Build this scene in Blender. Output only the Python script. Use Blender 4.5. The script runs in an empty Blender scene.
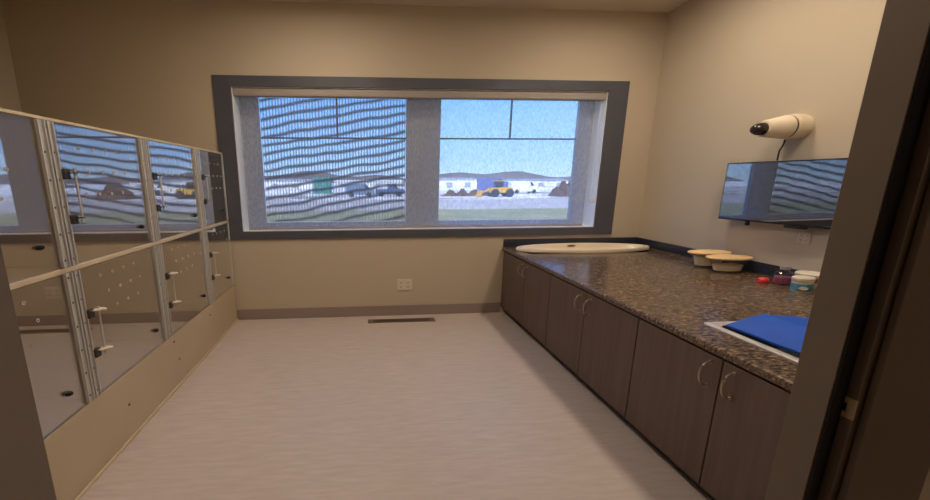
import bpy, bmesh, math, random
from mathutils import Vector, Matrix
random.seed(7)
PI = math.pi
scene = bpy.context.scene
COL = scene.collection

# ------------------------------------------------------------------ materials
def srgb(r, g, b):
    f = lambda c: (c / 255 / 12.92) if c / 255 <= .04045 else ((c / 255 + .055) / 1.055) ** 2.4
    return (f(r), f(g), f(b), 1)

def new_mat(name):
    m = bpy.data.materials.new(name); m.use_nodes = True
    nt = m.node_tree
    for n in list(nt.nodes):
        nt.nodes.remove(n)
    return m, nt, nt.nodes.new('ShaderNodeOutputMaterial')

def coords(nt, scale=(1, 1, 1), rot=(0, 0, 0)):
    tc = nt.nodes.new('ShaderNodeTexCoord'); mp = nt.nodes.new('ShaderNodeMapping')
    mp.inputs['Scale'].default_value = scale; mp.inputs['Rotation'].default_value = rot
    nt.links.new(tc.outputs['Object'], mp.inputs['Vector'])
    return mp.outputs['Vector']

def math_node(nt, op, a, b=None, clamp=False):
    n = nt.nodes.new('ShaderNodeMath'); n.operation = op; n.use_clamp = clamp
    for i, v in enumerate((a, b)):
        if v is None: continue
        if isinstance(v, (int, float)): n.inputs[i].default_value = v
        else: nt.links.new(v, n.inputs[i])
    return n.outputs[0]

def surf(name, base, rough=.5, metal=0, spec=.5, dark=None, scale=(4, 4, 4), detail=4, lo=.35, hi=.65,
         bump=0, bump_scale=None, coat=0, rot=(0, 0, 0), extra=None, emit=None, emit_s=0):
    """principled surface, colour varied by a stretched noise between base and dark"""
    m, nt, out = new_mat(name)
    b = nt.nodes.new('ShaderNodeBsdfPrincipled')
    b.inputs['Roughness'].default_value = rough; b.inputs['Metallic'].default_value = metal
    b.inputs['Specular IOR Level'].default_value = spec; b.inputs['Coat Weight'].default_value = coat
    b.inputs['Coat Roughness'].default_value = .06
    b.inputs['Base Color'].default_value = base
    if emit:
        b.inputs['Emission Color'].default_value = emit; b.inputs['Emission Strength'].default_value = emit_s
    v = coords(nt, scale, rot)
    nz = nt.nodes.new('ShaderNodeTexNoise'); nz.inputs['Scale'].default_value = 1
    nz.inputs['Detail'].default_value = detail; nz.inputs['Roughness'].default_value = .6
    nt.links.new(v, nz.inputs['Vector'])
    if dark:
        rp = nt.nodes.new('ShaderNodeValToRGB')
        rp.color_ramp.elements[0].position = lo; rp.color_ramp.elements[0].color = dark
        rp.color_ramp.elements[1].position = hi; rp.color_ramp.elements[1].color = base
        if extra:
            for pos, c in extra:
                e = rp.color_ramp.elements.new(pos); e.color = c
        nt.links.new(nz.outputs['Fac'], rp.inputs['Fac']); nt.links.new(rp.outputs['Color'], b.inputs['Base Color'])
    if bump:
        bp = nt.nodes.new('ShaderNodeBump'); bp.inputs['Strength'].default_value = bump; bp.inputs['Distance'].default_value = .002
        n2 = nz
        if bump_scale:
            n2 = nt.nodes.new('ShaderNodeTexNoise'); n2.inputs['Scale'].default_value = bump_scale
            nt.links.new(v, n2.inputs['Vector'])
        nt.links.new(n2.outputs['Fac'], bp.inputs['Height']); nt.links.new(bp.outputs['Normal'], b.inputs['Normal'])
    nt.links.new(b.outputs['BSDF'], out.inputs['Surface'])
    return m

def clear_pane(name, tint=(.95, .97, .97, 1), gain=1.0, r0=.04):
    """thin clear sheet: see-through, with a Schlick mirror reflection"""
    m, nt, out = new_mat(name)
    tr = nt.nodes.new('ShaderNodeBsdfTransparent'); tr.inputs['Color'].default_value = tint
    gl = nt.nodes.new('ShaderNodeBsdfGlossy'); gl.inputs['Roughness'].default_value = 0.0
    gl.inputs['Color'].default_value = (1, 1, 1, 1)
    lw = nt.nodes.new('ShaderNodeLayerWeight'); lw.inputs['Blend'].default_value = .5
    p5 = math_node(nt, 'POWER', lw.outputs['Facing'], 5.0)
    f = math_node(nt, 'MULTIPLY', p5, (1 - r0) * gain)
    f = math_node(nt, 'ADD', f, r0 * gain, clamp=True)
    mx = nt.nodes.new('ShaderNodeMixShader')
    nt.links.new(f, mx.inputs[0]); nt.links.new(tr.outputs[0], mx.inputs[1]); nt.links.new(gl.outputs[0], mx.inputs[2])
    nt.links.new(mx.outputs[0], out.inputs['Surface'])
    return m

def blind_fabric():
    m, nt, out = new_mat('sheer_blind_fabric')
    tr = nt.nodes.new('ShaderNodeBsdfTransparent')
    df = nt.nodes.new('ShaderNodeBsdfDiffuse'); df.inputs['Color'].default_value = srgb(186, 190, 202)
    tl = nt.nodes.new('ShaderNodeBsdfTranslucent'); tl.inputs['Color'].default_value = srgb(180, 190, 205)
    mxa = nt.nodes.new('ShaderNodeMixShader'); mxa.inputs[0].default_value = .65
    nt.links.new(df.outputs[0], mxa.inputs[1]); nt.links.new(tl.outputs[0], mxa.inputs[2])
    nz = nt.nodes.new('ShaderNodeTexNoise'); nz.inputs['Scale'].default_value = 1; nz.inputs['Detail'].default_value = 3
    nt.links.new(coords(nt, (85, 85, 22)), nz.inputs['Vector'])
    mr = nt.nodes.new('ShaderNodeMapRange'); mr.inputs['From Min'].default_value = .35; mr.inputs['From Max'].default_value = .65
    mr.inputs['To Min'].default_value = .19; mr.inputs['To Max'].default_value = .33
    nt.links.new(nz.outputs['Fac'], mr.inputs['Value'])
    mx = nt.nodes.new('ShaderNodeMixShader')
    nt.links.new(mr.outputs[0], mx.inputs[0]); nt.links.new(tr.outputs[0], mx.inputs[1]); nt.links.new(mxa.outputs[0], mx.inputs[2])
    nt.links.new(mx.outputs[0], out.inputs['Surface'])
    return m

def screen_mesh():
    """insect screen, whose woven mesh shows as fine uprights and slow wavy bands"""
    m, nt, out = new_mat('insect_screen_mesh')
    tr = nt.nodes.new('ShaderNodeBsdfTransparent')
    df = nt.nodes.new('ShaderNodeBsdfDiffuse'); df.inputs['Color'].default_value = (.02, .022, .03, 1)
    w = nt.nodes.new('ShaderNodeTexWave'); w.wave_type = 'BANDS'; w.bands_direction = 'Z'
    w.inputs['Scale'].default_value = 3.0; w.inputs['Distortion'].default_value = 4.0
    w.inputs['Detail'].default_value = 1.0; w.inputs['Detail Scale'].default_value = .6
    nt.links.new(coords(nt, (1, 1, 1), (0, math.radians(9), 0)), w.inputs['Vector'])
    v = nt.nodes.new('ShaderNodeTexWave'); v.wave_type = 'BANDS'; v.bands_direction = 'X'
    v.inputs['Scale'].default_value = 8.5; v.inputs['Distortion'].default_value = 1.5; v.inputs['Detail'].default_value = 2
    nt.links.new(coords(nt, (1, 1, .15)), v.inputs['Vector'])
    pw = math_node(nt, 'POWER', w.outputs['Fac'], 3.5)
    a = math_node(nt, 'MULTIPLY', pw, .60)
    b = math_node(nt, 'MULTIPLY', v.outputs['Fac'], .30)
    s = math_node(nt, 'ADD', a, b); s = math_node(nt, 'ADD', s, .04, clamp=True)
    mx = nt.nodes.new('ShaderNodeMixShader')
    nt.links.new(s, mx.inputs[0]); nt.links.new(tr.outputs[0], mx.inputs[1]); nt.links.new(df.outputs[0], mx.inputs[2])
    nt.links.new(mx.outputs[0], out.inputs['Surface'])
    return m

def screen_glass():
    m, nt, out = new_mat('television_screen')
    d = nt.nodes.new('ShaderNodeBsdfDiffuse'); d.inputs['Color'].default_value = (.012, .013, .016, 1)
    g = nt.nodes.new('ShaderNodeBsdfGlossy'); g.inputs['Roughness'].default_value = .015
    g.inputs['Color'].default_value = (1, 1, 1, 1)
    mx = nt.nodes.new('ShaderNodeMixShader'); mx.inputs[0].default_value = .30
    nt.links.new(d.outputs[0], mx.inputs[1]); nt.links.new(g.outputs[0], mx.inputs[2])
    nt.links.new(mx.outputs[0], out.inputs['Surface'])
    return m

def emitter(name, col, s):
    m, nt, out = new_mat(name)
    e = nt.nodes.new('ShaderNodeEmission'); e.inputs['Color'].default_value = col; e.inputs['Strength'].default_value = s
    nt.links.new(e.outputs[0], out.inputs['Surface']); return m

M = {}
M['wall'] = surf('beige_wall_paint', srgb(194, 181, 162), .75, spec=.25, bump=.08, scale=(60, 60, 60))
M['ceiling'] = surf('ceiling_paint', srgb(205, 192, 172), .85, spec=.2, bump=.05, scale=(60, 60, 60))
M['floor'] = surf('grey_sheet_vinyl', srgb(202, 189, 184), .34, spec=.45, dark=srgb(189, 176, 171), scale=(5, 38, 1), detail=7, lo=.3, hi=.65)
M['base'] = surf('grey_vinyl_baseboard', srgb(150, 134, 130), .55, spec=.3)
M['casing'] = surf('charcoal_window_casing', srgb(84, 86, 97), .5, spec=.35, dark=srgb(78, 80, 90), scale=(3, 3, 3))
M['reveal'] = surf('white_window_reveal', srgb(244, 247, 252), .4)
M['wframe'] = surf('grey_window_frame', srgb(186, 190, 204), .5)
M['grille'] = surf('dark_window_grille', srgb(52, 58, 70), .5)
M['pane'] = clear_pane('window_glass', (.97, .98, .985, 1), .5)
M['kpane'] = clear_pane('kennel_glass', (.98, .975, .97, 1), 4.2, .07)
M['fabric'] = blind_fabric()
M['insect'] = screen_mesh()
M['cassette'] = surf('beige_blind_cassette', srgb(158, 149, 144), .5)
M['chain'] = surf('white_bead_chain', srgb(225, 228, 235), .35)
M['plastic_white'] = surf('white_plastic', srgb(232, 224, 212), .35)
M['plastic_ivory'] = surf('ivory_plastic', srgb(226, 212, 190), .4)
M['kennel'] = surf('kennel_laminate_brightened', srgb(232, 218, 196), .45, spec=.4, dark=srgb(228, 213, 190), scale=(2, 2, 2))  # same laminate as the front, lightened to offset the dim cage interior
M['kfront'] = surf('tan_front_laminate', srgb(192, 175, 148), .45, spec=.4, dark=srgb(186, 169, 142), scale=(2, 2, 2))
M['kedge'] = surf('cream_edge_strip', srgb(206, 188, 160), .45)
M['steel'] = surf('brushed_steel', srgb(206, 204, 202), .42, metal=.2, dark=srgb(192, 189, 187), scale=(60, 60, 3))
M['steel_dark'] = surf('dark_latch_metal', srgb(84, 78, 74), .4, metal=.6)
M['sinksteel'] = surf('sink_steel', srgb(224, 224, 230), .3, metal=.4, dark=srgb(212, 212, 218), scale=(30, 30, 30))
M['shadedsteel'] = surf('shaded_sink_steel', srgb(120, 122, 130), .3, metal=.8, dark=srgb(108, 110, 118), scale=(30, 30, 30))  # sink steel darkened, the bowl's inner shade put into its colour
M['black'] = surf('black_plastic', srgb(22, 22, 24), .4)
M['hole'] = surf('pale_vent_rim', srgb(186, 170, 150), .4)
M['cab'] = surf('dark_wood_grain_laminate', srgb(107, 90, 82), .42, spec=.4, dark=srgb(91, 75, 68), scale=(30, 30, 1.3), detail=5, lo=.3, hi=.68)
M['cabin'] = surf('cabinet_interior', srgb(60, 48, 42), .6)
M['counter'] = surf('brown_granite_laminate', srgb(122, 102, 84), .2, spec=.5, dark=srgb(42, 35, 32), scale=(30, 85, 60), detail=9, lo=.36, hi=.58,
                    extra=[(.70, srgb(180, 152, 118)), (.47, srgb(90, 74, 64))])
M['splash'] = surf('dark_speckled_backsplash', srgb(62, 66, 82), .22, dark=srgb(36, 38, 50), scale=(60, 60, 60), detail=6)
M['nickel'] = surf('satin_nickel', srgb(190, 178, 164), .3, metal=.9)
M['ceramic'] = surf('cream_white_enamel', srgb(240, 226, 206), .2, spec=.6)
M['outlet_white'] = surf('outlet_white_plastic', srgb(214, 204, 190), .45)
M['outlet_beige'] = surf('beige_outlet_plastic', srgb(206, 192, 172), .45)
M['strike'] = surf('pale_brass', srgb(206, 186, 150), .4, metal=.3)
M['brass'] = surf('dull_brass', srgb(150, 120, 80), .35, metal=.8)
M['bluepad'] = surf('blue_vinyl_mat', srgb(30, 92, 208), .5, spec=.3, dark=srgb(24, 82, 192), scale=(5, 5, 5))
M['bamboo'] = surf('pale_wood_lid', srgb(252, 218, 166), .45, dark=srgb(244, 204, 150), scale=(6, 60, 6))
M['bowlglass'] = clear_pane('bowl_glass', (.985, .985, .985, 1), .6)
M['cream'] = surf('cream_pellets', srgb(246, 234, 206), .7, dark=srgb(232, 216, 182), scale=(70, 70, 70), bump=.6)
M['pink'] = surf('pink_red_plastic', srgb(226, 62, 74), .35)
M['clear'] = clear_pane('clear_bottle_plastic', (.95, .94, .95, 1), .8)
M['purple'] = surf('purple_liquid', srgb(164, 88, 120), .3)
M['greycap'] = surf('grey_cap', srgb(150, 146, 148), .4)
M['bluelabel'] = surf('teal_blue_label', srgb(104, 164, 186), .45, dark=srgb(66, 128, 160), scale=(40, 40, 40))
M['redband'] = surf('dusty_red_band', srgb(178, 84, 92), .45)
M['tv'] = screen_glass()
M['bezel'] = surf('black_gloss_bezel', srgb(20, 22, 26), .25)
M['camdome'] = surf('dark_lens_dome', srgb(34, 24, 26), .12, spec=.7)
M['jamb'] = surf('brown_door_frame_paint', srgb(122, 108, 96), .5, spec=.35, dark=srgb(116, 102, 90), scale=(2, 2, 2))
M['hall'] = surf('hall_wall_paint', srgb(190, 166, 128), .8, spec=.2)
M['grass'] = surf('dry_grass', srgb(158, 154, 112), .95, spec=.1, dark=srgb(132, 132, 94), scale=(.5, .5, .5), detail=8)
M['road'] = surf('grey_road', srgb(188, 182, 178), .9, spec=.1, dark=srgb(168, 162, 160), scale=(.3, 1, 1))
M['gravel'] = surf('snowy_gravel_yard', srgb(226, 224, 224), .95, spec=.1, dark=srgb(126, 110, 98), scale=(.12, .4, 1), detail=8, lo=.42, hi=.52)
M['snow'] = surf('patchy_snow', srgb(236, 236, 238), .8, spec=.2, dark=srgb(170, 160, 152), scale=(.02, .05, 1), detail=6, lo=.38, hi=.5)
M['hill'] = surf('brown_hillside', srgb(120, 112, 108), .95, spec=.1, dark=srgb(92, 88, 90), scale=(.02, .02, .06), detail=8)
M['bwhite'] = surf('white_metal_siding', srgb(232, 234, 236), .6, dark=srgb(218, 220, 224), scale=(4, 4, .1))
M['bgrey'] = surf('grey_metal_roof', srgb(150, 156, 166), .6)
M['teal'] = surf('teal_green_paint', srgb(40, 140, 128), .5)
M['vblue'] = surf('blue_van_paint', srgb(64, 88, 130), .35)
M['vgrey'] = surf('silver_blue_paint', srgb(104, 124, 150), .35)
M['vwhite'] = surf('white_vehicle_paint', srgb(230, 232, 234), .35)
M['violet'] = surf('blue_violet_paint', srgb(92, 104, 160), .45)
M['yellow'] = surf('yellow_machine_paint', srgb(216, 164, 40), .5)
M['dirt'] = surf('brown_dirt', srgb(112, 86, 66), .95, spec=.1, dark=srgb(72, 54, 44), scale=(.8, .8, 1.5), detail=8, bump=.5)
M['tyre'] = surf('tyre_rubber', srgb(30, 30, 32), .8)
M['autoglass'] = surf('dark_car_glass', srgb(30, 38, 48), .1)
M['lamp'] = emitter('warm_lamp_diffuser', (1, .83, .62, 1), 72)

# ------------------------------------------------------------------ mesh builder
ORG = {}
class MB:
    def __init__(s): s.bm = bmesh.new()
    def box(s, x0, x1, y0, y1, z0, z1, bev=0, rot=None, seg=2):
        r = bmesh.ops.create_cube(s.bm, size=1)
        vs = r['verts']; c = Vector(((x0+x1)/2, (y0+y1)/2, (z0+z1)/2)); d = Vector((abs(x1-x0), abs(y1-y0), abs(z1-z0)))
        for v in vs: v.co = Vector((v.co.x*d.x, v.co.y*d.y, v.co.z*d.z))
        if bev:
            es = list({e for v in vs for e in v.link_edges})
            rr = bmesh.ops.bevel(s.bm, geom=es, offset=min(bev, min(d)*.49), segments=seg, affect='EDGES', profile=.5)
            vs = list({v for f in rr['faces'] for v in f.verts} | {v for v in vs if v.is_valid})
        for v in vs: v.co = (rot @ v.co if rot else v.co) + c
        return s
    def lathe(s, c, prof, n=32, rx=1, ry=1, axis='Z', mat=None):
        """profile [(r,h)] swept round the axis; rx, ry scale the ring"""
        rings = []
        for r, h in prof:
            if r < 1e-6:
                rings.append([s.bm.verts.new((0, 0, h))]); continue
            rings.append([s.bm.verts.new((r*rx*math.cos(2*PI*k/n), r*ry*math.sin(2*PI*k/n), h)) for k in range(n)])
        for a, b in zip(rings, rings[1:]):
            for k in range(n):
                k2 = (k+1) % n
                if len(a) == 1 and len(b) == 1: continue
                if len(a) == 1: s.bm.faces.new((a[0], b[k], b[k2]))
                elif len(b) == 1: s.bm.faces.new((a[k], a[k2], b[0]))
                else: s.bm.faces.new((a[k], a[k2], b[k2], b[k]))
        R = {'Z': Matrix(), 'X': Matrix.Rotation(PI/2, 4, 'Y'), '-X': Matrix.Rotation(-PI/2, 4, 'Y'),
             'Y': Matrix.Rotation(-PI/2, 4, 'X'), '-Y': Matrix.Rotation(PI/2, 4, 'X')}.get(axis, mat) if mat is None else mat
        for ring in rings:
            for v in ring: v.co = (R @ v.co) + Vector(c)
        return s
    def tube(s, pts, r, n=8, cap=True):
        pts = [Vector(p) for p in pts]; rings = []
        for i, p in enumerate(pts):
            t = (pts[min(i+1, len(pts)-1)] - pts[max(i-1, 0)]).normalized()
            a = Vector((0, 0, 1)) if abs(t.z) < .9 else Vector((1, 0, 0))
            u = t.cross(a).normalized(); w = t.cross(u)
            rings.append([s.bm.verts.new(p + r*(math.cos(2*PI*k/n)*u + math.sin(2*PI*k/n)*w)) for k in range(n)])
        for a, b in zip(rings, rings[1:]):
            for k in range(n): s.bm.faces.new((a[k], a[(k+1) % n], b[(k+1) % n], b[k]))
        if cap:
            s.bm.faces.new(rings[0]); s.bm.faces.new(rings[-1][::-1])
        return s
    def prism(s, poly, axis, a, b):
        """closed outline [(u,v)] extruded along axis from a to b"""
        f = {'X': lambda u, v, t: (t, u, v), 'Y': lambda u, v, t: (u, t, v), 'Z': lambda u, v, t: (u, v, t)}[axis]
        A = [s.bm.verts.new(f(u, v, a)) for u, v in poly]; B = [s.bm.verts.new(f(u, v, b)) for u, v in poly]
        n = len(poly)
        for k in range(n): s.bm.faces.new((A[k], A[(k+1) % n], B[(k+1) % n], B[k]))
        s.bm.faces.new(A[::-1]); s.bm.faces.new(B)
        return s
    def build(s, name, mat, parent=None, smooth=False, origin=None):
        bmesh.ops.recalc_face_normals(s.bm, faces=s.bm.faces)
        o_ = Vector(origin) if origin is not None else (ORG[parent.name] if parent else None)
        if o_ is None:
            lo = [min(v.co[i] for v in s.bm.verts) for i in range(3)]; hi = [max(v.co[i] for v in s.bm.verts) for i in range(3)]
            o_ = Vector(((lo[0]+hi[0])/2, (lo[1]+hi[1])/2, lo[2]))
        for v in s.bm.verts: v.co -= o_
        me = bpy.data.meshes.new(name); s.bm.to_mesh(me); s.bm.free()
        me.materials.append(mat)
        if smooth:
            for p in me.polygons: p.use_smooth = True
            me.set_sharp_from_angle(angle=math.radians(38))
        o = bpy.data.objects.new(name, me); COL.objects.link(o)
        if parent: o.parent = parent
        else: o.location = o_
        ORG[o.name] = o_.copy()
        return o

def tag(o, label=None, cat=None, group=None, kind=None):
    if label: o['label'] = label
    if cat: o['category'] = cat
    if group: o['group'] = group
    if kind: o['kind'] = kind
    return o
def empty(name, loc, label=None, cat=None, group=None, kind=None):
    o = bpy.data.objects.new(name, None); o.empty_display_size = .1; o.location = loc; COL.objects.link(o)
    ORG[o.name] = Vector(loc); return tag(o, label, cat, group, kind)
def struct(mb, name, mat, parent=None, **k):
    o = mb.build(name, mat, parent, **k)
    if not parent: o['kind'] = 'structure'
    return o
def copy_tree(o, parent=None, data=None):
    c = o.copy(); COL.objects.link(c); c.parent = parent
    for ch in list(o.children): copy_tree(ch, c)
    return c

# ------------------------------------------------------------------ dimensions
W, H, XL, YF = 5.169, 3.613, -2.08, -3.582      # right wall, ceiling, left wall, front wall (room side)
XC, ZC = 3.365, .88                              # counter front edge, counter height
YH = -3.678                                      # hall side of the front wall
DX0, DX1, DZ = .908, 2.627, 2.45                  # doorway

# ------------------------------------------------------------------ room shell
struct(MB().box(XL-.2, W+.2, -6.2, .32, -.12, 0), 'floor', M['floor'])
struct(MB().box(XL-.2, W+.2, -6.2, .32, H, H+.15), 'ceiling', M['ceiling'])
struct(MB().box(XL-.2, XL, -6.2, .32, 0, H), 'wall_left', M['wall'])
struct(MB().box(W, W+.2, YF, .32, 0, H), 'wall_right', M['wall'])
WX0, WX1, WZ0, WZ1 = .157, 4.55, 1.12, 2.75
b = MB()
b.box(XL, WX0, 0, .32, 0, H); b.box(WX1, W, 0, .32, 0, H); b.box(WX0, WX1, 0, .32, 0, WZ0); b.box(WX0, WX1, 0, .32, WZ1, H)
struct(b, 'wall_back', M['wall'])
b = MB()
b.box(XL, DX0-.06, YH+.008, YF, 0, H); b.box(DX1+.06, W, YH+.008, YF, 0, H); b.box(DX0-.06, DX1+.06, YH+.008, YF, DZ+.03, H)
struct(b, 'wall_front', M['wall'])
struct(MB().box(XL, W+.2, -6.2, -6.0, 0, H), 'wall_hall', M['hall'])
struct(MB().box(W, W+.2, -6.2, YF, 0, H), 'wall_hall_right', M['hall'])
struct(MB().box(0.0, XC+.015, -.012, 0, 0, .135, .003), 'baseboard_back', M['base'])
struct(MB().box(0.004, .018, -3.13, -.02, 0, .022, .004), 'baseboard_kennel', M['kedge'])

# doorway (camera stands in it)
door = empty('door_1', ((DX0+DX1)/2, (YF+YH)/2, 0), kind='structure')
YS = -3.648                                     # where the stop steps back into the rabbet
b = MB(); b.box(DX1, DX1+.06, YS, YF+.002, 0, DZ, .0012, seg=1); b.box(DX1+.035, DX1+.06, -3.668, YS, 0, DZ); b.build('jamb', M['jamb'], door)
t = MB().box(DX1+.003, DX1+.034, YS-.0035, YS-.0002, 0, DZ-.001, .001, seg=1).build('door_seal', M['black'], door); t['label'] = 'black rubber door seal'
MB().box(DX1+.050, DX1+.245, YH-.004, YH+.008, 0, DZ+.2, .002).build('casing', M['jamb'], door)
MB().box(DX0-.06, DX0, -3.735, YF+.002, 0, DZ, .002, seg=1).build('jamb', M['jamb'], door)
MB().box(DX0-.245, DX0-.061, YH-.004, YH+.008, 0, DZ+.2, .002).build('casing', M['jamb'], door)
b = MB(); b.box(DX0-.06, DX1+.06, -3.654, YF+.002, DZ, DZ+.03); b.build('head_jamb', M['jamb'], door)
MB().box(DX0-.034, DX1+.034, YH-.004, YH+.008, DZ+.02, DZ+.2).build('casing', M['jamb'], door)
sp = MB().box(DX1+.032, DX1+.035, -3.671, -3.649, 1.19, 1.238, .0012).build('strike_plate', M['strike'], door); sp['label'] = 'pale brass strike plate'
MB().box(DX1+.0312, DX1+.034, -3.657, -3.650, 1.204, 1.224).build('latch_hole', M['black'], sp)
lp = MB().box(DX0-.003, DX0+.0005, -3.688, -3.662, 1.235, 1.275, .001).build('latch_plate', M['black'], door); lp['label'] = 'black latch plate'

# ------------------------------------------------------------------ window
win = empty('window_1', (2.35, .1, WZ0), kind='structure')
ox0, ox1, oz0, oz1 = -.038, 4.793, 1.023, 2.863
b = MB()
b.box(ox0, WX0, -.022, 0, oz0, oz1, .003); b.box(WX1, ox1, -.022, 0, oz0, oz1, .003)
b.box(WX0, WX1, -.022, 0, WZ1, oz1, .003); b.box(WX0, WX1, -.022, 0, oz0, WZ0, .003)
b.build('casing', M['casing'], win)
b = MB()
b.box(WX0, WX0+.008, 0, .31, WZ0, WZ1); b.box(WX1-.008, WX1, 0, .31, WZ0, WZ1)
b.box(WX0, WX1, 0, .31, WZ0, WZ0+.008); b.box(WX0, WX1, 0, .31, WZ1-.008, WZ1)
b.build('reveal', M['reveal'], win)
FY0, FY1 = .25, .30
GL = (.367, 2.153, 1.195, 2.705); GR = (2.586, 4.366, 1.195, 2.705)
b = MB()
b.box(WX0+.008, GL[0], FY0, FY1, WZ0+.008, WZ1-.008, .004); b.box(GL[1], GR[0], FY0, FY1, WZ0+.008, WZ1-.008, .004); b.box(GR[1], WX1-.008, FY0, FY1, WZ0+.008, WZ1-.008, .004)
for g in (GL, GR):
    b.box(g[0], g[1], FY0, FY1, WZ0+.008, g[2], .004); b.box(g[0], g[1], FY0, FY1, g[3], WZ1-.008, .004)
b.build('window_frame', M['wframe'], win)
for g in (GL, GR):
    MB().box(g[0], g[1], .272, .278, g[2], g[3]).build('window_pane', M['pane'], win)
    c = (g[0]+g[1])/2 + (.02 if g is GR else .04)
    b = MB(); b.box(g[0], g[1], .286, .296, 2.225, 2.245); b.box(c-.012, c+.012, .286, .296, 2.245, g[3])
    b.build('glazing_bar', M['grille'], win)
MB().box(GL[0]+.005, GL[1]-.005, .3015, .3035, GL[2]+.005, GL[3]-.005).build('insect_screen', M['insect'], win)

# roller blind
bl = empty('roller_blind', (2.3, .05, 2.75), 'sheer grey roller blind pulled down over the whole window', 'blind')
b = MB(); b.box(WX0+.012, WX1-.012, .003, .095, 2.655, 2.738, .012)
b.build('cassette', M['cassette'], bl)
MB().box(.215, 4.425, .046, .0475, 1.155, 2.66).build('blind_fabric', M['fabric'], bl)
MB().box(.215, 4.425, .038, .056, 1.134, 1.157, .006).build('bottom_bar', M['cassette'], bl)
b = MB(); b.tube([(4.500, .03, 2.66), (4.500, .03, 2.0), (4.500, .03, 1.44)], .004, 6); b.tube([(4.512, .05, 2.66), (4.512, .05, 1.44)], .004, 6)
ch = b.build('pull_chain', M['chain'], bl); ch['label'] = 'white bead chain'
MB().lathe((4.506, .02, 1.462), [(0, 0), (.030, 0), (.030, .02), (.014, .022), (.012, .014), (0, .014)], 20, axis='Y').build('chain_tensioner', M['chain'], ch, True)

# ------------------------------------------------------------------ outlets, register
def outlet(name, c, axis, sx, sz, label, mat, cells=2):
    """plate with receptacles; axis '-Y' on the back wall or '-X' on the right wall"""
    r = empty(name, (c[0], c[1], c[2]-sz/2), label, 'outlet')
    def bx(m, u0, u1, d0, d1, z0, z1, bev=0):
        if axis == '-Y': m.box(c[0]+u0, c[0]+u1, c[1]-d1, c[1]-d0, c[2]+z0, c[2]+z1, bev)
        else: m.box(c[0]-d1, c[0]-d0, c[1]+u0, c[1]+u1, c[2]+z0, c[2]+z1, bev)
    m = MB(); bx(m, -sx/2, sx/2, .0005, .009, -sz/2, sz/2, .004); m.build('cover_plate', mat, r)
    for k in range(cells):
        u = (k-(cells-1)/2)*sx*.46
        m = MB(); bx(m, u-sx*.16, u+sx*.16, .008, .012, -sz*.34, sz*.34, .002); rc = m.build('receptacle', mat, r)
        for dz in (-.18, .18):
            for du in (-.05, .05):
                m = MB(); bx(m, u+sx*(du-.012), u+sx*(du+.012), .0115, .0125, sz*(dz-.07), sz*(dz+.07)); m.build('slot', M['black'], rc)
    return r
outlet('wall_outlet', (2.113, 0, .41), '-Y', .195, .15, 'double white outlet plate on the beige wall below the window', M['outlet_white'])
outlet('wall_outlet', (W, -1.715, 1.245), '-X', .085, .10, 'ivory outlet plate on the right wall just below the television', M['outlet_beige'])

reg = empty('floor_register', (2.05, -.19, 0), 'dark brown metal floor vent in the vinyl below the window', 'floor vent')
b = MB(); b.box(1.635, 2.475, -.245, -.228, .0005, .008, .002); b.box(1.635, 2.475, -.152, -.135, .0005, .008, .002)
b.box(1.635, 1.70, -.228, -.152, .0005, .008, .002); b.box(2.41, 2.475, -.228, -.152, .0005, .008, .002)
M['register'] = surf('brown_register_metal', srgb(124, 104, 86), .5, metal=.2)
b.build('rim', M['register'], reg)
b = MB(); b.box(1.70, 2.41, -.228, -.152, .0003, .0015); b.build('duct_shade', M['black'], reg)
b = MB()
for k in range(36): b.box(1.705+k*.0197, 1.711+k*.0197, -.228, -.152, .0015, .006)
b.build('grille', M['register'], reg)

# ------------------------------------------------------------------ kennels
kn = empty('kennel_bank', (0, -1.565, 0), 'two-tier tan kennel bank with clear doors along the left wall', 'kennel')
KY = [-3.13, -2.325, -1.515, -.690, -.025]
KD, KT, KM, KB = -1.55, 2.02, 1.25, .466
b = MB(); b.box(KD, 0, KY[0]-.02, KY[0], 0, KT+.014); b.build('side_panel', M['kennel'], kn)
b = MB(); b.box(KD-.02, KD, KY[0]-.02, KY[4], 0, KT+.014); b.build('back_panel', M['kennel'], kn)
b = MB(); b.box(KD, .002, KY[0], KY[4], KT, KT+.016, .002); t = b.build('top_panel', M['kedge'], kn); t['label'] = 'pale top panel edge'
b = MB(); b.box(KD, .006, KY[0], KY[4], KM-.016, KM+.012, .003); t = b.build('shelf', M['kedge'], kn)
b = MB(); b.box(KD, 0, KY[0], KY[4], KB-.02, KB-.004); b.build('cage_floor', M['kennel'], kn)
b = MB(); b.box(-.02, .004, KY[0]-.02, KY[4], 0, KB-.004, .002)
bpnl = b.build('base_panel', M['kfront'], kn)
for y, z in ((-2.06, .243), (-1.45, .40), (-1.40, .22), (-.75, .36)):
    MB().lathe((.004, y, z), [(0, 0), (.009, 0), (.009, .003), (0, .004)], 10, axis='X').build('screw_cap', M['steel_dark'], bpnl)
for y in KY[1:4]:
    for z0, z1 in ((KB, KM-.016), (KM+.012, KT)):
        MB().box(KD, -.012, y-.008, y+.008, z0, z1).build('partition', M['kennel'], kn)

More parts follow.
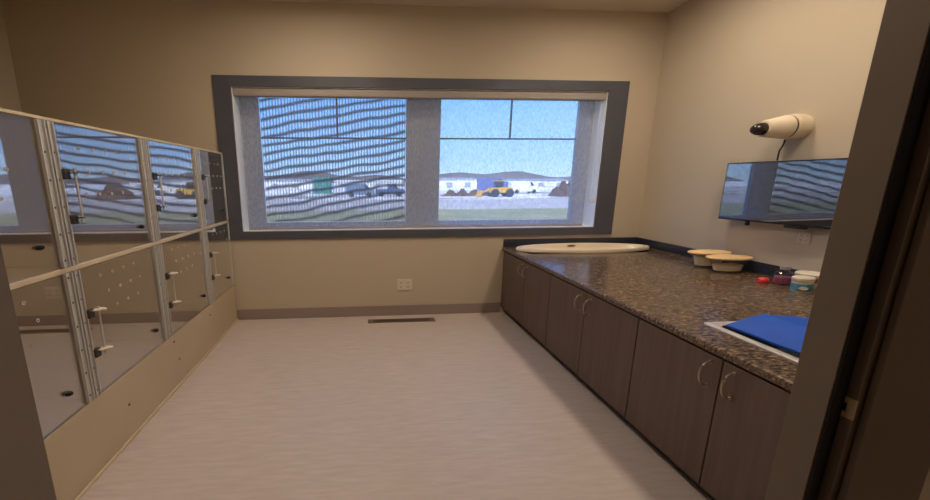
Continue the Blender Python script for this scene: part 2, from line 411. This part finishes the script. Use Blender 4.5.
SHARED = {}
def repeat(name, parent, at, make, mat):
    """small repeated part: one shared mesh, an object for each"""
    if name not in SHARED:
        o = make().build(name, mat, parent, origin=(0, 0, 0)); SHARED[name] = o.data
    else:
        o = bpy.data.objects.new(name, SHARED[name]); COL.objects.link(o); o.parent = parent
    o.location = Vector(at)-ORG[parent.name]
    return o
def kennel_door(i, z0, z1, upper):
    ya, yb = KY[i], KY[i+1]
    y0, y1 = ya+.006, yb-.006
    d = MB().box(-.006, .0, y0, y1, z0+.004, z1-.004).build('kennel_door', M['kpane'], kn)
    d['label'] = 'clear glass door'
    # near stile carries the latch, far strip carries the hinge
    def strip(nm, a, bb):
        m = MB(); m.box(.0, .006, a, bb, z0+.002, z1-.004, .001)
        m.box(.006, .018, a, a+.007, z0+.002, z1-.004, .001); m.box(.006, .018, bb-.007, bb, z0+.002, z1-.004, .001)
        o = m.build(nm, M['steel'], d); o['label'] = 'steel channel strip'
        zz = z0+.04
        while zz < z1-.02:
            repeat('screw', d, (.006, (a+bb)/2, zz), lambda: MB().lathe((0, 0, 0), [(0, 0), (.006, 0), (.006, .004), (0, .005)], 8, axis='X'), M['steel_dark']); zz += .14
    strip('stile', ya+.006, ya+.044)
    if i < 3: strip('hinge_strip', yb-.050, yb-.006)
    else: MB().box(.0, .008, yb-.018, yb-.006, z0+.002, z1-.004, .001).build('hinge_strip', M['steel'], d)
    # latch: two dark blocks on the stile joined by a thin upright rod, with small levers
    zt, zb = (1.755, 1.515) if upper else (.972, .730)
    yl = ya+.042
    for z in (zt, zb):
        lo = MB().box(.004, .034, yl-.004, yl+.034, z-.028, z+.024, .004).build('latch', M['steel_dark'], d); lo['label'] = 'dark metal latch block'
        m = MB()
        if upper: m.box(.030, .056, yl+.012, yl+.058, z+.002, z+.009, .002)
        else: m.prism([(.030, yl+.01), (.056, yl+.012), (.094, yl+.034), (.086, yl+.056), (.030, yl+.070)], 'Z', z+.012, z+.018)
        o = m.build('lever', M['steel_dark' if upper else 'plastic_ivory'], d)
    MB().tube([(.046, yl+.046, zb-.02), (.046, yl+.047, zt+.03)], .006, 8).build('latch_rod', M['steel'], d, True)
    # bumper near the lower far corner
    m = MB(); m.lathe((.0, yb-.155, z0+.135), [(0, 0), (.015, 0), (.015, .012), (.009, .024), (0, .026)], 12, axis='X')
    m.build('bumper', M['black'], d, True)
    # breathing holes drilled through the sheet, each with a pale cut rim
    rows = (.10, .24, .38) if not upper else (.16, .33, .50)
    for r, f in enumerate(rows):
        for c in range(4):
            y = y0+.20+c*.105+(.05 if r % 2 else 0); z = z1-(z1-z0)*f
            repeat('breathing_hole', d, (.0005, y, z), lambda: MB().lathe((0, 0, 0), [(.0045, 0), (.0095, 0), (.0095, .002), (.0045, .002), (.0045, 0)], 12, axis='X'), M['hole'])
for i in range(4):
    kennel_door(i, KM+.012, KT, True)
    kennel_door(i, KB, KM-.016, False)

# ------------------------------------------------------------------ base cabinets
CY = [-.085, -.625, -1.162, -1.700, -2.245, -2.790, -3.335]
def cabinet(ya, ym, yb, label, pieces):
    """ya far side, yb near side, ym where the doors meet"""
    cx = 4.27
    r = empty('base_cabinet', (cx, (ya+yb)/2, 0), label, 'cabinet', 'dark base cabinets under the counter')
    b = MB(); x0, x1 = 3.402, 5.16
    b.box(x0, x1, ya-.018, ya, .094, .832); b.box(x0, x1, yb, yb+.018, .094, .832)
    b.box(x0, x1, yb+.018, ya-.018, .094, .112); b.box(x1-.012, x1, yb+.018, ya-.018, .112, .832)
    b.box(x0, x0+.02, yb+.018, ya-.018, .80, .832)
    b.build('carcass', M['cabin'], r)
    MB().box(3.47, 3.486, yb, ya, .001, .094).build('toe_kick', M['cabin'], r)
    for (d0, d1, hs) in ((ya, ym, 'near'), (ym, yb, 'far')):
        d = MB().box(3.381, 3.400, d1+.0035, d0-.0035, .094, .824, .0015).build('door', M['cab'], r)
        hy = d1+.055 if hs == 'near' else d0-.062
        pts = []
        for k in range(13):
            a = PI*k/12
            pts.append((3.381-.055*math.sin(a)**.8, hy, .722+.066*math.cos(a)))
        m = MB(); m.tube(pts, .0058, 8)
        m.lathe((3.381, hy, .788), [(0, 0), (.011, 0), (.009, .006), (0, .006)], 10, axis='-X'); m.lathe((3.381, hy, .656), [(0, 0), (.011, 0), (.009, .006), (0, .006)], 10, axis='-X')
        h = m.build('handle', M['nickel'], d, True); h['label'] = 'curved nickel pull'
    return r
far_cab = cabinet(CY[0], CY[1], CY[2], 'farthest dark two-door base cabinet, under the oval basin by the window wall', 0)
cabinet(CY[2], CY[3], CY[4], 'middle dark two-door base cabinet, between the farthest and nearest ones', 0)
near_cab = cabinet(CY[4], CY[5], CY[6], 'nearest dark two-door base cabinet, under the square sink holding the blue mat', 0)
MB().box(3.383, 3.400, CY[0]+.001, -.016, .094, .824).build('filler_strip', M['cab'], far_cab)
MB().box(3.383, 3.400, YF+.002, CY[6]-.001, .094, .824).build('filler_strip', M['cab'], near_cab)

# countertop with two sink cut-outs
S1 = (3.50, 5.03, -.468, -.052)          # under the oval basin
S2 = (3.605, 4.385, -3.125, -2.488)       # the near one
ct = empty('countertop', (4.2, -1.8, .836), 'long brown speckled granite-look worktop along the right wall', 'countertop')
b = MB(); z0, z1 = .838, ZC; xa, xb = XC+.02, W-.001
b.box(xa, xb, S1[3], -.001, z0, z1); b.box(xa, S1[0], S1[2], S1[3], z0, z1); b.box(S1[1], xb, S1[2], S1[3], z0, z1)
b.box(xa, xb, S2[3], S1[2], z0, z1); b.box(xa, S2[0], S2[2], S2[3], z0, z1); b.box(S2[1], xb, S2[2], S2[3], z0, z1)
b.box(xa, xb, YF+.002, S2[2], z0, z1)
b.build('slab', M['counter'], ct)
prof = [(xa, z0), (XC+.006, z0), (XC, z0+.008), (XC, z1-.014), (XC+.004, z1-.005), (XC+.013, z1), (xa, z1)]
MB().prism(prof, 'Y', YF+.002, -.001).build('front_edge', M['counter'], ct)
for bb in ((XC+.01, W-.021, -.02, -.001), (W-.02, W-.001, YF+.002, -.001)):
    bs = MB().box(*bb, ZC, ZC+.10, .002).build('backsplash', M['splash'], ct); bs['label'] = 'dark speckled upstand'

# oval basin
ob = empty('oval_sink', (4.265, -.255, ZC), 'long oval cream sink set in the far end of the worktop below the window', 'sink')
prof = [(.985, .0), (1.0, .006), (1.0, .026), (.985, .040), (.95, .044), (.915, .040), (.89, .024), (.875, .0), (.80, -.03), (.62, -.05), (.3, -.055), (.05, -.056), (.05, -.062), (.3, -.062), (.64, -.057), (.82, -.036), (.89, -.01), (.90, .0), (.985, .0)]
MB().lathe((4.265, -.263, ZC+.0005), prof, 72, rx=.835, ry=.224).build('basin', M['ceramic'], ob, True)
MB().lathe((4.20, -.255, ZC-.0555), [(0, .0), (.045, .0), (.06, .004), (.07, .002), (.07, -.010), (0, -.010)], 24).build('drain', M['brass'], ob, True)
m = MB().lathe((4.235, -.072, ZC+.014), [(0, 0), (.055, 0), (.055, .006), (.035, .010), (0, .010)], 24, rx=1.0, ry=.22, axis='-Y'); o = m.build('overflow_ring', M['brass'], ob, True); o['label'] = 'dull brass overflow ring'

# square sink
sk = empty('square_sink', (4.0, -2.8, ZC), 'square steel-rimmed sink at the near end of the worktop, under the blue mat', 'sink')
def rrect(x0, x1, y0, y1, r, n=5):
    out = []
    for cx, cy, a in ((x1-r, y1-r, 0), (x0+r, y1-r, PI/2), (x0+r, y0+r, PI), (x1-r, y0+r, 1.5*PI)):
        for k in range(n+1):
            t = a+PI/2*k/n; out.append((cx+r*math.cos(t), cy+r*math.sin(t)))
    return out
def loft(loops):
    m = MB(); R_ = [[m.bm.verts.new((x, y, z)) for x, y in lp] for lp, z in loops]
    for a, bb in zip(R_, R_[1:]):
        for k in range(len(a)): m.bm.faces.new((a[k], a[(k+1) % len(a)], bb[(k+1) % len(a)], bb[k]))
    m.bm.faces.new(R_[-1]); return m
o_, i_ = (3.578, 4.41, -3.15, -2.468), (3.628, 4.362, -3.10, -2.512)
lp = [(rrect(*o_, .03), ZC+.0005), (rrect(*o_, .03), ZC+.006), (rrect(3.59, 4.40, -3.14, -2.48, .03), ZC+.010), (rrect(3.62, 4.37, -3.11, -2.505, .04), ZC+.009), (rrect(*i_, .05), ZC+.002), (rrect(3.638, 4.352, -3.09, -2.522, .06), ZC-.15), (rrect(3.70, 4.29, -3.03, -2.59, .06), ZC-.18)]
loft(lp[4:]).build('sink_bowl', M['shadedsteel'], sk, True)
rm = loft(lp[:5]); rm.bm.faces.ensure_lookup_table(); bmesh.ops.delete(rm.bm, geom=[rm.bm.faces[-1]], context='FACES_ONLY'); rm.build('rim', M['sinksteel'], sk, True)
MB().lathe((4.0, -2.81, ZC-.180), [(0, .003), (.03, .003), (.045, .006), (.05, .001), (.05, 0), (0, 0)], 20).build('drain', M['steel_dark'], sk, True)

# folded blue mat leaning over the sink: a long low fold, ridge at the back
bmk = MB()
def sheet(P, t):
    """thick bent sheet from rows of points"""
    rows = [[Vector(p) for p in r] for r in P]; nr, nc = len(rows), len(rows[0])
    N = []
    for i in range(nr):
        for j in range(nc):
            du = rows[min(i+1, nr-1)][j]-rows[max(i-1, 0)][j]; dv = rows[i][min(j+1, nc-1)]-rows[i][max(j-1, 0)]
            N.append(du.cross(dv).normalized())
    up = [[bmk.bm.verts.new(rows[i][j]) for j in range(nc)] for i in range(nr)]
    dn = [[bmk.bm.verts.new(rows[i][j]-N[i*nc+j]*t*(1 if N[0].z > 0 else -1)) for j in range(nc)] for i in range(nr)]
    for i in range(nr-1):
        for j in range(nc-1):
            bmk.bm.faces.new((up[i][j], up[i+1][j], up[i+1][j+1], up[i][j+1])); bmk.bm.faces.new((dn[i][j], dn[i][j+1], dn[i+1][j+1], dn[i+1][j]))
    for i in range(nr-1):
        bmk.bm.faces.new((up[i][0], dn[i][0], dn[i+1][0], up[i+1][0])); bmk.bm.faces.new((up[i][-1], up[i+1][-1], dn[i+1][-1], dn[i][-1]))
    for j in range(nc-1):
        bmk.bm.faces.new((up[0][j], up[0][j+1], dn[0][j+1], dn[0][j])); bmk.bm.faces.new((up[-1][j], dn[-1][j], dn[-1][j+1], up[-1][j+1]))
rows = []
xs = [(3.634, .897), (3.70, .913), (3.77, .932), (3.83, .940), (3.855, .946), (3.87, .948), (3.885, .946), (3.95, .936), (4.05, .928), (4.18, .914), (4.30, .906)]
for x, z in xs:
    t = (x-3.634)/.666
    ys = -2.556+.02*min(1, t*2.2)
    rows.append([(x+.012*k*(1-abs(t*2-.6)*.5)*.6, ys-(ys+3.12)*k/8, z+.009+.002*math.sin(k*1.1+x*7)) for k in range(9)])
sheet(rows, .012)
o = bmk.build('folded_mat', M['bluepad'], smooth=True)
tag(o, 'royal blue folded mat lying across the square sink', 'mat')

# ------------------------------------------------------------------ things on the counter
def lidded_bowl(c, label, h, fill):
    r = empty('lidded_bowl', (c[0], c[1], ZC), label, 'bowl', 'glass bowls with wooden lids on the worktop')
    rx, ry = .130, .063
    pr = [(0, .0), (.92, 0), (.97, .012), (1.0, .06), (1.04, h-.012), (1.42, h-.004), (1.42, h), (1.0, h-.004), (.95, .06), (.9, .012), (0, .010)]
    pr = [(0, 0), (.92, 0), (.98, .012), (1.1, h*.5), (1.36, h), (1.33, h), (1.07, h*.5), (.94, .016), (0, .012)]
    MB().lathe((c[0], c[1], ZC+.0005), pr, 40, rx=rx, ry=ry).build('glass_body', M['bowlglass'], r, True)
    MB().lathe((c[0], c[1], ZC+.0005), [(0, .013), (.925, .017), (.95+.10*fill, .012+h*.45*fill), (.6, .016+h*.48*fill), (0, .018+h*.48*fill)], 32, rx=rx, ry=ry).build('contents', M['cream'], r, True)
    l = MB().lathe((c[0], c[1], ZC+h+.0015), [(0, 0), (1.52, 0), (1.58, .005), (1.58, .013), (1.52, .018), (0, .019)], 48, rx=rx, ry=ry).build('lid', M['bamboo'], r, True)
    l['label'] = 'pale wooden lid'
lidded_bowl((4.945, -1.175), 'glass bowl with pale wooden lid, the one behind', .130, 1.6)
lidded_bowl((4.925, -1.380), 'glass bowl with pale wooden lid, the one in front', .124, .95)

# pink lid, bottle, jar, tub
lid = MB().lathe((4.868, -1.725, ZC+.0005), [(0, 0), (.036, 0), (.040, .006), (.038, .030), (.028, .040), (0, .043)], 20, rx=1.1, ry=.85).build('pink_cap', M['pink'], smooth=True)
tag(lid, 'small round pink-red cap lying on the worktop', 'cap')
bt = empty('clear_bottle', (4.975, -1.775, ZC), 'clear squat bottle with purple liquid and grey cap', 'bottle')
MB().lathe((4.975, -1.775, ZC+.0005), [(0, 0), (.056, 0), (.060, .006), (.060, .080), (.050, .100), (.026, .112), (.026, .120), (.022, .120), (.022, .110), (.046, .098), (.056, .078), (.056, .008), (0, .006)], 28, rx=1.2, ry=.8).build('body', M['clear'], bt, True)
MB().lathe((4.975, -1.775, ZC+.0005), [(0, .0065), (.0545, .0085), (.0545, .060), (0, .061)], 24, rx=1.2, ry=.8).build('liquid', M['purple'], bt, True)
MB().lathe((4.975, -1.775, ZC+.1208), [(0, 0), (.030, 0), (.031, .022), (.027, .028), (0, .028)], 20, rx=1.2, ry=.8).build('cap', M['greycap'], bt, True)
jr = empty('blue_label_jar', (4.885, -1.965, ZC), 'small jar with white lid and teal blue label, nearest of the group', 'jar')
MB().lathe((4.885, -1.965, ZC+.0005), [(0, 0), (.054, 0), (.058, .005), (.058, .010), (.058, .076), (.052, .082), (0, .083)], 28, rx=1.2, ry=.8).build('body', M['plastic_white'], jr, True)
lb = MB().lathe((4.885, -1.965, ZC+.0005), [(.0585, .010), (.0592, .011), (.0592, .066), (.0585, .067)], 28, rx=1.2, ry=.8).build('label', M['bluelabel'], jr, True)
b = MB()
an = math.radians(238); 
mt = Matrix.Rotation(math.radians(238), 4, 'Z') @ Matrix.Rotation(PI/2, 4, 'Y')
b.lathe((4.885+1.2*.0588*math.cos(an), -1.965+.8*.0588*math.sin(an), ZC+.036), [(0, .003), (.020, .003), (.021, .001), (.021, 0)], 16, rx=.6, ry=1.2, mat=mt)
b.build('label_spot', M['plastic_white'], lb)
MB().lathe((4.885, -1.965, ZC+.084), [(0, 0), (.060, 0), (.062, .004), (.062, .024), (.056, .030), (0, .031)], 28, rx=1.2, ry=.8).build('lid', M['plastic_white'], jr, True)
tb = empty('white_tub', (5.045, -1.892, ZC), 'wide white-lidded tub with a dusty red band, behind the jar', 'tub')
MB().lathe((5.045, -1.892, ZC+.0005), [(0, 0), (.066, 0), (.070, .005), (.076, .095), (0, .096)], 32, rx=1.15, ry=.95).build('body', M['plastic_white'], tb, True)
MB().lathe((5.045, -1.892, ZC+.0005), [(.0745, .056), (.0752, .057), (.0768, .088), (.076, .089)], 32, rx=1.15, ry=.95).build('band', M['redband'], tb, True)
MB().lathe((5.045, -1.892, ZC+.097), [(0, 0), (.080, 0), (.082, .004), (.082, .020), (.076, .026), (0, .027)], 32, rx=1.15, ry=.95).build('lid', M['plastic_white'], tb, True)

# ------------------------------------------------------------------ television
th = math.radians(-3.6)
tc = Vector((5.064, -1.575, 1.602))
Rz = Matrix.Rotation(-th, 4, 'Z')
tv = empty('television', (tc.x, tc.y, 1.34), 'flat black television on the right wall reflecting the window', 'television')
def tvbox(m, u0, u1, d0, d1, z0, z1, bev=0):
    """u along the wall (far positive), d out from the wall"""
    c = Vector((-(d0+d1)/2, (u0+u1)/2, 0)); c = Rz @ c
    n = len(m.bm.verts)
    r = Rz.to_3x3()
    m.box(tc.x+c.x-(d1-d0)/2, tc.x+c.x+(d1-d0)/2, tc.y+c.y-(u1-u0)/2, tc.y+c.y+(u1-u0)/2, z0, z1, bev, rot=r)
m = MB(); tvbox(m, -.455, .455, -.028, .012, 1.342, 1.862, .006); m.build('housing', M['bezel'], tv)
m = MB(); tvbox(m, -.443, .443, .012, .0145, 1.358, 1.852); s_ = m.build('screen', M['tv'], tv); s_['label'] = 'glossy dark screen'
m = MB(); tvbox(m, -.20, .20, -.05, -.028, 1.42, 1.72, .01); m.build('back_hump', M['bezel'], tv)
m = MB(); tvbox(m, -.08, .08, -.078, -.05, 1.50, 1.66, .004); m.build('wall_bracket', M['steel_dark'], tv)
m = MB(); tvbox(m, .20, .225, -.02, .006, 1.305, 1.342, .004); m.build('mounting_foot', M['black'], tv)
m = MB(); tvbox(m, -.20, -.06, -.02, .010, 1.322, 1.342, .006); m.build('sensor_bar', M['black'], tv)

# ------------------------------------------------------------------ security camera
cyy, cz_ = -1.515, 2.13
sc_ = empty('security_camera', (W, cyy, cz_), 'white bullet camera with dark lens on the wall above the television', 'camera')
ax = Matrix.Rotation(math.radians(-6), 4, 'Z') @ Matrix.Rotation(-PI/2 - math.radians(4), 4, 'Y')
MB().lathe((W, cyy, cz_), [(0, 0), (.098, 0), (.100, .012), (.100, .075), (.096, .110), (.092, .112), (0, .112)], 36, axis='-X', ry=1.0).build('mount', M['plastic_ivory'], sc_, True)
MB().lathe((W-.110, cyy, cz_), [(0, 0), (.088, 0), (.088, .020), (0, .020)], 32, mat=ax).build('groove_ring', M['black'], sc_, True)
MB().lathe((W-.124, cyy, cz_), [(0, 0), (.090, 0), (.093, .012), (.088, .04), (.076, .11), (.067, .165), (.063, .172), (.052, .175), (0, .175)], 36, mat=ax).build('body', M['plastic_ivory'], sc_, True)
d_ = (ax @ Vector((0, 0, 1)))
MB().lathe(Vector((W-.120, cyy, cz_)) + d_*.173, [(0, 0), (.050, 0), (.051, .025), (.045, .055), (.031, .080), (.014, .092), (0, .094)], 32, mat=ax).build('lens_dome', M['camdome'], sc_, True)
MB().tube([(W-.10, cyy+.005, cz_-.088), (W-.09, cyy+.012, cz_-.12), (W-.09, cyy+.02, cz_-.15), (W-.09, cyy+.035, cz_-.185), (W-.088, cyy+.038, cz_-.22), (W-.088, cyy+.038, 1.868)], .006, 8).build('cable', M['black'], sc_, True)

# ------------------------------------------------------------------ ceiling downlights (the room's own lamps)
def downlight(x, y, label):
    r = empty('ceiling_light', (x, y, H), label, 'ceiling light', 'round ceiling downlights')
    MB().lathe((x, y, H-.001), [(.17, 0), (.23, 0), (.23, -.012), (.19, -.02), (.17, -.018), (.17, 0)], 32).build('trim_ring', M['plastic_white'], r, True)
    MB().lathe((x, y, H-.004), [(0, 0), (.17, 0), (.17, -.006), (0, -.006)], 32).build('diffuser', M['lamp'], r)
downlight(4.15, -1.25, 'round ceiling downlight above the worktop, nearer the window')
downlight(4.15, -2.45, 'round ceiling downlight above the worktop, nearer the door')
downlight(1.2, -1.25, 'round ceiling downlight on the kennel side, nearer the window')
downlight(1.3, -2.45, 'round ceiling downlight on the kennel side, nearer the door')

M['hall_fill'] = emitter('hall_fill_emitter', (1, .83, .64, 1), 36)  # unseen hall light, added as fill for the door jambs
r = empty('ceiling_light', (3.5, -4.7, H), 'unseen fill light added in the hall outside the door', 'ceiling light', 'round ceiling downlights')
MB().lathe((3.5, -4.7, H-.001), [(.17, 0), (.23, 0), (.23, -.012), (.19, -.02), (.17, -.018), (.17, 0)], 32).build('trim_ring', M['plastic_white'], r, True)
MB().lathe((3.5, -4.7, H-.004), [(0, 0), (.17, 0), (.17, -.006), (0, -.006)], 32).build('diffuser', M['hall_fill'], r)
# ------------------------------------------------------------------ outdoors
GZ = -.5
def ground(name, y0, y1, mat, z, x=500):
    b = MB(); b.box(-x, x, y0, y1, z-.3, z); o = b.build(name, mat); o['kind'] = 'structure'; return o
ground('ground_grass', .6, 23, M['grass'], GZ)
ground('ground_road', 23, 37, M['road'], GZ)
ground('ground_gravel', 37, 62, M['gravel'], GZ)
ground('ground_snow', 62, 420, M['snow'], GZ)
# long low hills on the horizon
b = MB(); n = 120
pts = [(-600+1400*k/n, GZ+7.5+3.0*math.sin(k*.31)+2.2*math.sin(k*.83+1)+random.uniform(-.5, .5)) for k in range(n+1)]
V0 = [b.bm.verts.new((x, 400, GZ-1)) for x, z in pts]; V1 = [b.bm.verts.new((x, 440, z+2)) for x, z in pts]; V2 = [b.bm.verts.new((x, 500, GZ-1)) for x, z in pts]
for k in range(n):
    b.bm.faces.new((V0[k], V0[k+1], V1[k+1], V1[k])); b.bm.faces.new((V1[k], V1[k+1], V2[k+1], V2[k]))
o = b.build('hills', M['hill']); o['kind'] = 'structure'

def shed(x0, x1, y0, y1, h, label, wm, rm, flat=False):
    r = empty('warehouse', ((x0+x1)/2, (y0+y1)/2, GZ), label, 'building', 'low buildings across the road')
    MB().box(x0, x1, y0, y1, GZ, GZ+h).build('wall_shell', wm, r)
    ym = (y0+y1)/2
    MB().prism([(y0-.4, GZ+h), (y1+.4, GZ+h), (ym, GZ+h+(.3 if flat else .6))], 'X', x0-.4, x1+.4).build('roof', rm, r)
    k = max(2, int((x1-x0)/6))
    for i in range(k):
        xx = x0+(x1-x0)*(i+.5)/k
        MB().box(xx-1, xx+1, y0-.08, y0-.005, GZ+.02, GZ+h*.62).build('loading_door', M['bgrey'], r)
shed(-36, -10, 112, 126, 2.4, 'long low white warehouse across the road, far left in window', M['bwhite'], M['bgrey'])
shed(-8, 16, 122, 134, 2.0, 'low white warehouse behind the teal container', M['bwhite'], M['bwhite'])
shed(27, 39, 110, 122, 2.6, 'white warehouse seen at left of the right window pane', M['bwhite'], M['bgrey'])
shed(56, 76, 120, 132, 2.2, 'white warehouse seen at right of the right window pane', M['bwhite'], M['bgrey'])

r = empty('shipping_container', (-5.4, 60, GZ), 'teal green container standing across the road', 'container')
MB().box(-7.0, -3.9, 59, 61.4, GZ+.02, GZ+2.9, .05).build('container_body', M['teal'], r)
b = MB()
for k in range(4): b.box(-6.9+k*.78, -6.84+k*.78, 58.93, 58.998, GZ+.2, GZ+2.8)
b.build('lock_bar', M['bgrey'], r)

def vehicle(name, x, y, l, h, mat, label, kind='van'):
    r = empty(name, (x, y, GZ), label, 'vehicle', 'vehicles parked across the road')
    x0, x1 = x-l/2, x+l/2; w = 1.8
    if kind == 'van':
        poly = [(x0, GZ+.35), (x1, GZ+.35), (x1, GZ+h*.55), (x1-l*.16, GZ+h*.62), (x1-l*.30, GZ+h), (x0+l*.06, GZ+h), (x0, GZ+h*.85)]
    elif kind == 'pickup':
        poly = [(x0, GZ+.4), (x1, GZ+.4), (x1, GZ+h*.58), (x1-l*.22, GZ+h*.62), (x1-l*.32, GZ+h), (x1-l*.55, GZ+h), (x1-l*.58, GZ+h*.6), (x0, GZ+h*.6)]
    else:
        poly = [(x0, GZ+.5), (x1, GZ+.5), (x1, GZ+h*.75), (x1-l*.2, GZ+h*.8), (x1-l*.21, GZ+h), (x0, GZ+h)]
    MB().prism(poly, 'Y', y-w/2, y+w/2).build('body', mat, r)
    for s in (y-w/2-.02,):
        MB().prism([(x1-l*.31, GZ+h*.62), (x1-l*.2, GZ+h*.62), (x1-l*.3, GZ+h*.92), (x1-l*.36, GZ+h*.92)], 'Y', s, s+.015).build('window', M['autoglass'], r)
    for xx in (x0+l*.2, x1-l*.2):
        for s in (y-w/2-.03, y+w/2-.17):
            MB().lathe((xx, s, GZ+.36), [(0, 0), (.22, .0), (.34, 0), (.36, .03), (.36, .17), (.34, .2), (0, .2)], 18, axis='Y').build('wheel', M['tyre'], r)
vehicle('parked_van', 1.3, 46, 4.0, 1.85, M['vgrey'], 'silver blue van parked across the road, left window pane')
vehicle('parked_pickup', 5.6, 47, 4.2, 1.7, M['vblue'], 'dark blue pickup parked across the road beside the silver van', 'pickup')
vehicle('box_truck', 23.0, 53, 4.6, 2.6, M['violet'], 'blue violet box truck parked across the road, right window pane', 'truck')
vehicle('parked_van', 29.2, 55, 5.0, 2.1, M['vwhite'], 'white van parked across the road, right of the yellow loader')

def pile(x, y, rx, ry, h, mat, label, seed):
    rnd = random.Random(seed); b = MB(); nx = 26; ny = 9
    V = [[b.bm.verts.new((x-rx+2*rx*i/nx, y-ry+2*ry*j/ny,
          GZ-.02+max(0, h*(1-((2*j/ny-1)**2))*(1-abs(2*i/nx-1)**3)*(.6+.4*math.sin(i*.9+seed))+(rnd.uniform(-.2, .2) if 0 < i < nx and 0 < j < ny else 0)))) for j in range(ny+1)] for i in range(nx+1)]
    for i in range(nx):
        for j in range(ny): b.bm.faces.new((V[i][j], V[i+1][j], V[i+1][j+1], V[i][j+1]))
    o = b.build('dirt_pile', mat, smooth=False); tag(o, label, 'dirt pile', 'dirt piles across the road')
pile(16.6, 47.5, 3.4, 1.6, 1.1, M['dirt'], 'long brown dirt pile left of the yellow loader', 3)
pile(30.0, 43.5, 1.9, 1.8, 2.2, M['dirt'], 'tall brown dirt pile at the right edge of window', 5)

ld = empty('wheel_loader', (20.5, 43, GZ), 'yellow wheel loader working by the dirt piles', 'loader')
MB().prism([(18.9, GZ+.6), (21.9, GZ+.6), (21.9, GZ+1.2), (21.0, GZ+1.35), (18.9, GZ+1.2)], 'Y', 42.2, 43.8).build('chassis', M['yellow'], ld)
MB().box(19.6, 20.6, 42.4, 43.6, GZ+1.3, GZ+2.1, .08).build('cab', M['autoglass'], ld)
MB().box(19.5, 20.7, 42.3, 43.7, GZ+2.1, GZ+2.2, .03).build('cab_roof', M['yellow'], ld)
MB().prism([(18.9, GZ+.9), (18.9, GZ+1.1), (17.6, GZ+.6), (17.6, GZ+.4)], 'Y', 42.8, 43.2).build('lift_arm', M['yellow'], ld)
MB().prism([(17.6, GZ+.9), (17.5, GZ+.1), (16.9, GZ+.05), (17.45, GZ+.2)], 'Y', 42.0, 44.0).build('bucket', M['yellow'], ld)
for xx in (19.4, 21.4):
    for s in (42.0, 43.7):
        MB().lathe((xx, s, GZ+.55), [(0, 0), (.35, 0), (.52, 0), (.55, .05), (.55, .25), (.52, .3), (0, .3)], 20, axis='Y').build('wheel', M['tyre'], ld)

# ------------------------------------------------------------------ sky and sun
w = bpy.data.worlds.new('sky'); scene.world = w; w.use_nodes = True
nt = w.node_tree
for n in list(nt.nodes): nt.nodes.remove(n)
out = nt.nodes.new('ShaderNodeOutputWorld'); bg = nt.nodes.new('ShaderNodeBackground')
tc_ = nt.nodes.new('ShaderNodeTexCoord'); sx = nt.nodes.new('ShaderNodeSeparateXYZ')
nt.links.new(tc_.outputs['Generated'], sx.inputs[0])
rp = nt.nodes.new('ShaderNodeValToRGB'); e = rp.color_ramp.elements
e[0].position = 0.0; e[0].color = (.42, .60, .86, 1); e[1].position = .5; e[1].color = (.09, .26, .72, 1)
k = e.new(.06); k.color = (.30, .52, .90, 1); k = e.new(.22); k.color = (.16, .40, .92, 1)
nt.links.new(sx.outputs['Z'], rp.inputs['Fac']); nt.links.new(rp.outputs['Color'], bg.inputs['Color'])
bg.inputs['Strength'].default_value = 2.25
nt.links.new(bg.outputs[0], out.inputs['Surface'])
sl = bpy.data.lights.new('sun', 'SUN'); sl.energy = 7.0; sl.angle = .01; sl.color = (1, .95, .88)
so = bpy.data.objects.new('sun', sl); COL.objects.link(so); so.rotation_euler = (math.radians(48), 0, math.radians(-35))

# ------------------------------------------------------------------ camera
cam = bpy.data.cameras.new('camera'); co = bpy.data.objects.new('camera', cam); COL.objects.link(co)
yaw, pitch, roll = .067, -.195, -.004
fwd = Vector((math.sin(yaw)*math.cos(pitch), math.cos(yaw)*math.cos(pitch), math.sin(pitch)))
rt = Vector((math.cos(yaw), -math.sin(yaw), 0)); up = rt.cross(fwd)
r2 = math.cos(roll)*rt+math.sin(roll)*up; u2 = -math.sin(roll)*rt+math.cos(roll)*up
mw = Matrix(((r2.x, u2.x, -fwd.x), (r2.y, u2.y, -fwd.y), (r2.z, u2.z, -fwd.z))).to_4x4()
mw.translation = Vector((1.593, -4.282, 1.712)); co.matrix_world = mw
cam.sensor_width = 36; cam.lens = 350/930*36; cam.shift_x = 78.777/930; cam.clip_start = .02; cam.clip_end = 2000
scene.camera = co

vs = scene.view_settings
vs.view_transform = 'Standard'; vs.look = 'None'; vs.exposure = .12; vs.gamma = 1; vs.use_curve_mapping = False
cy = scene.cycles
cy.max_bounces = 10; cy.diffuse_bounces = 5; cy.glossy_bounces = 4; cy.transparent_max_bounces = 24
cy.use_denoising = True
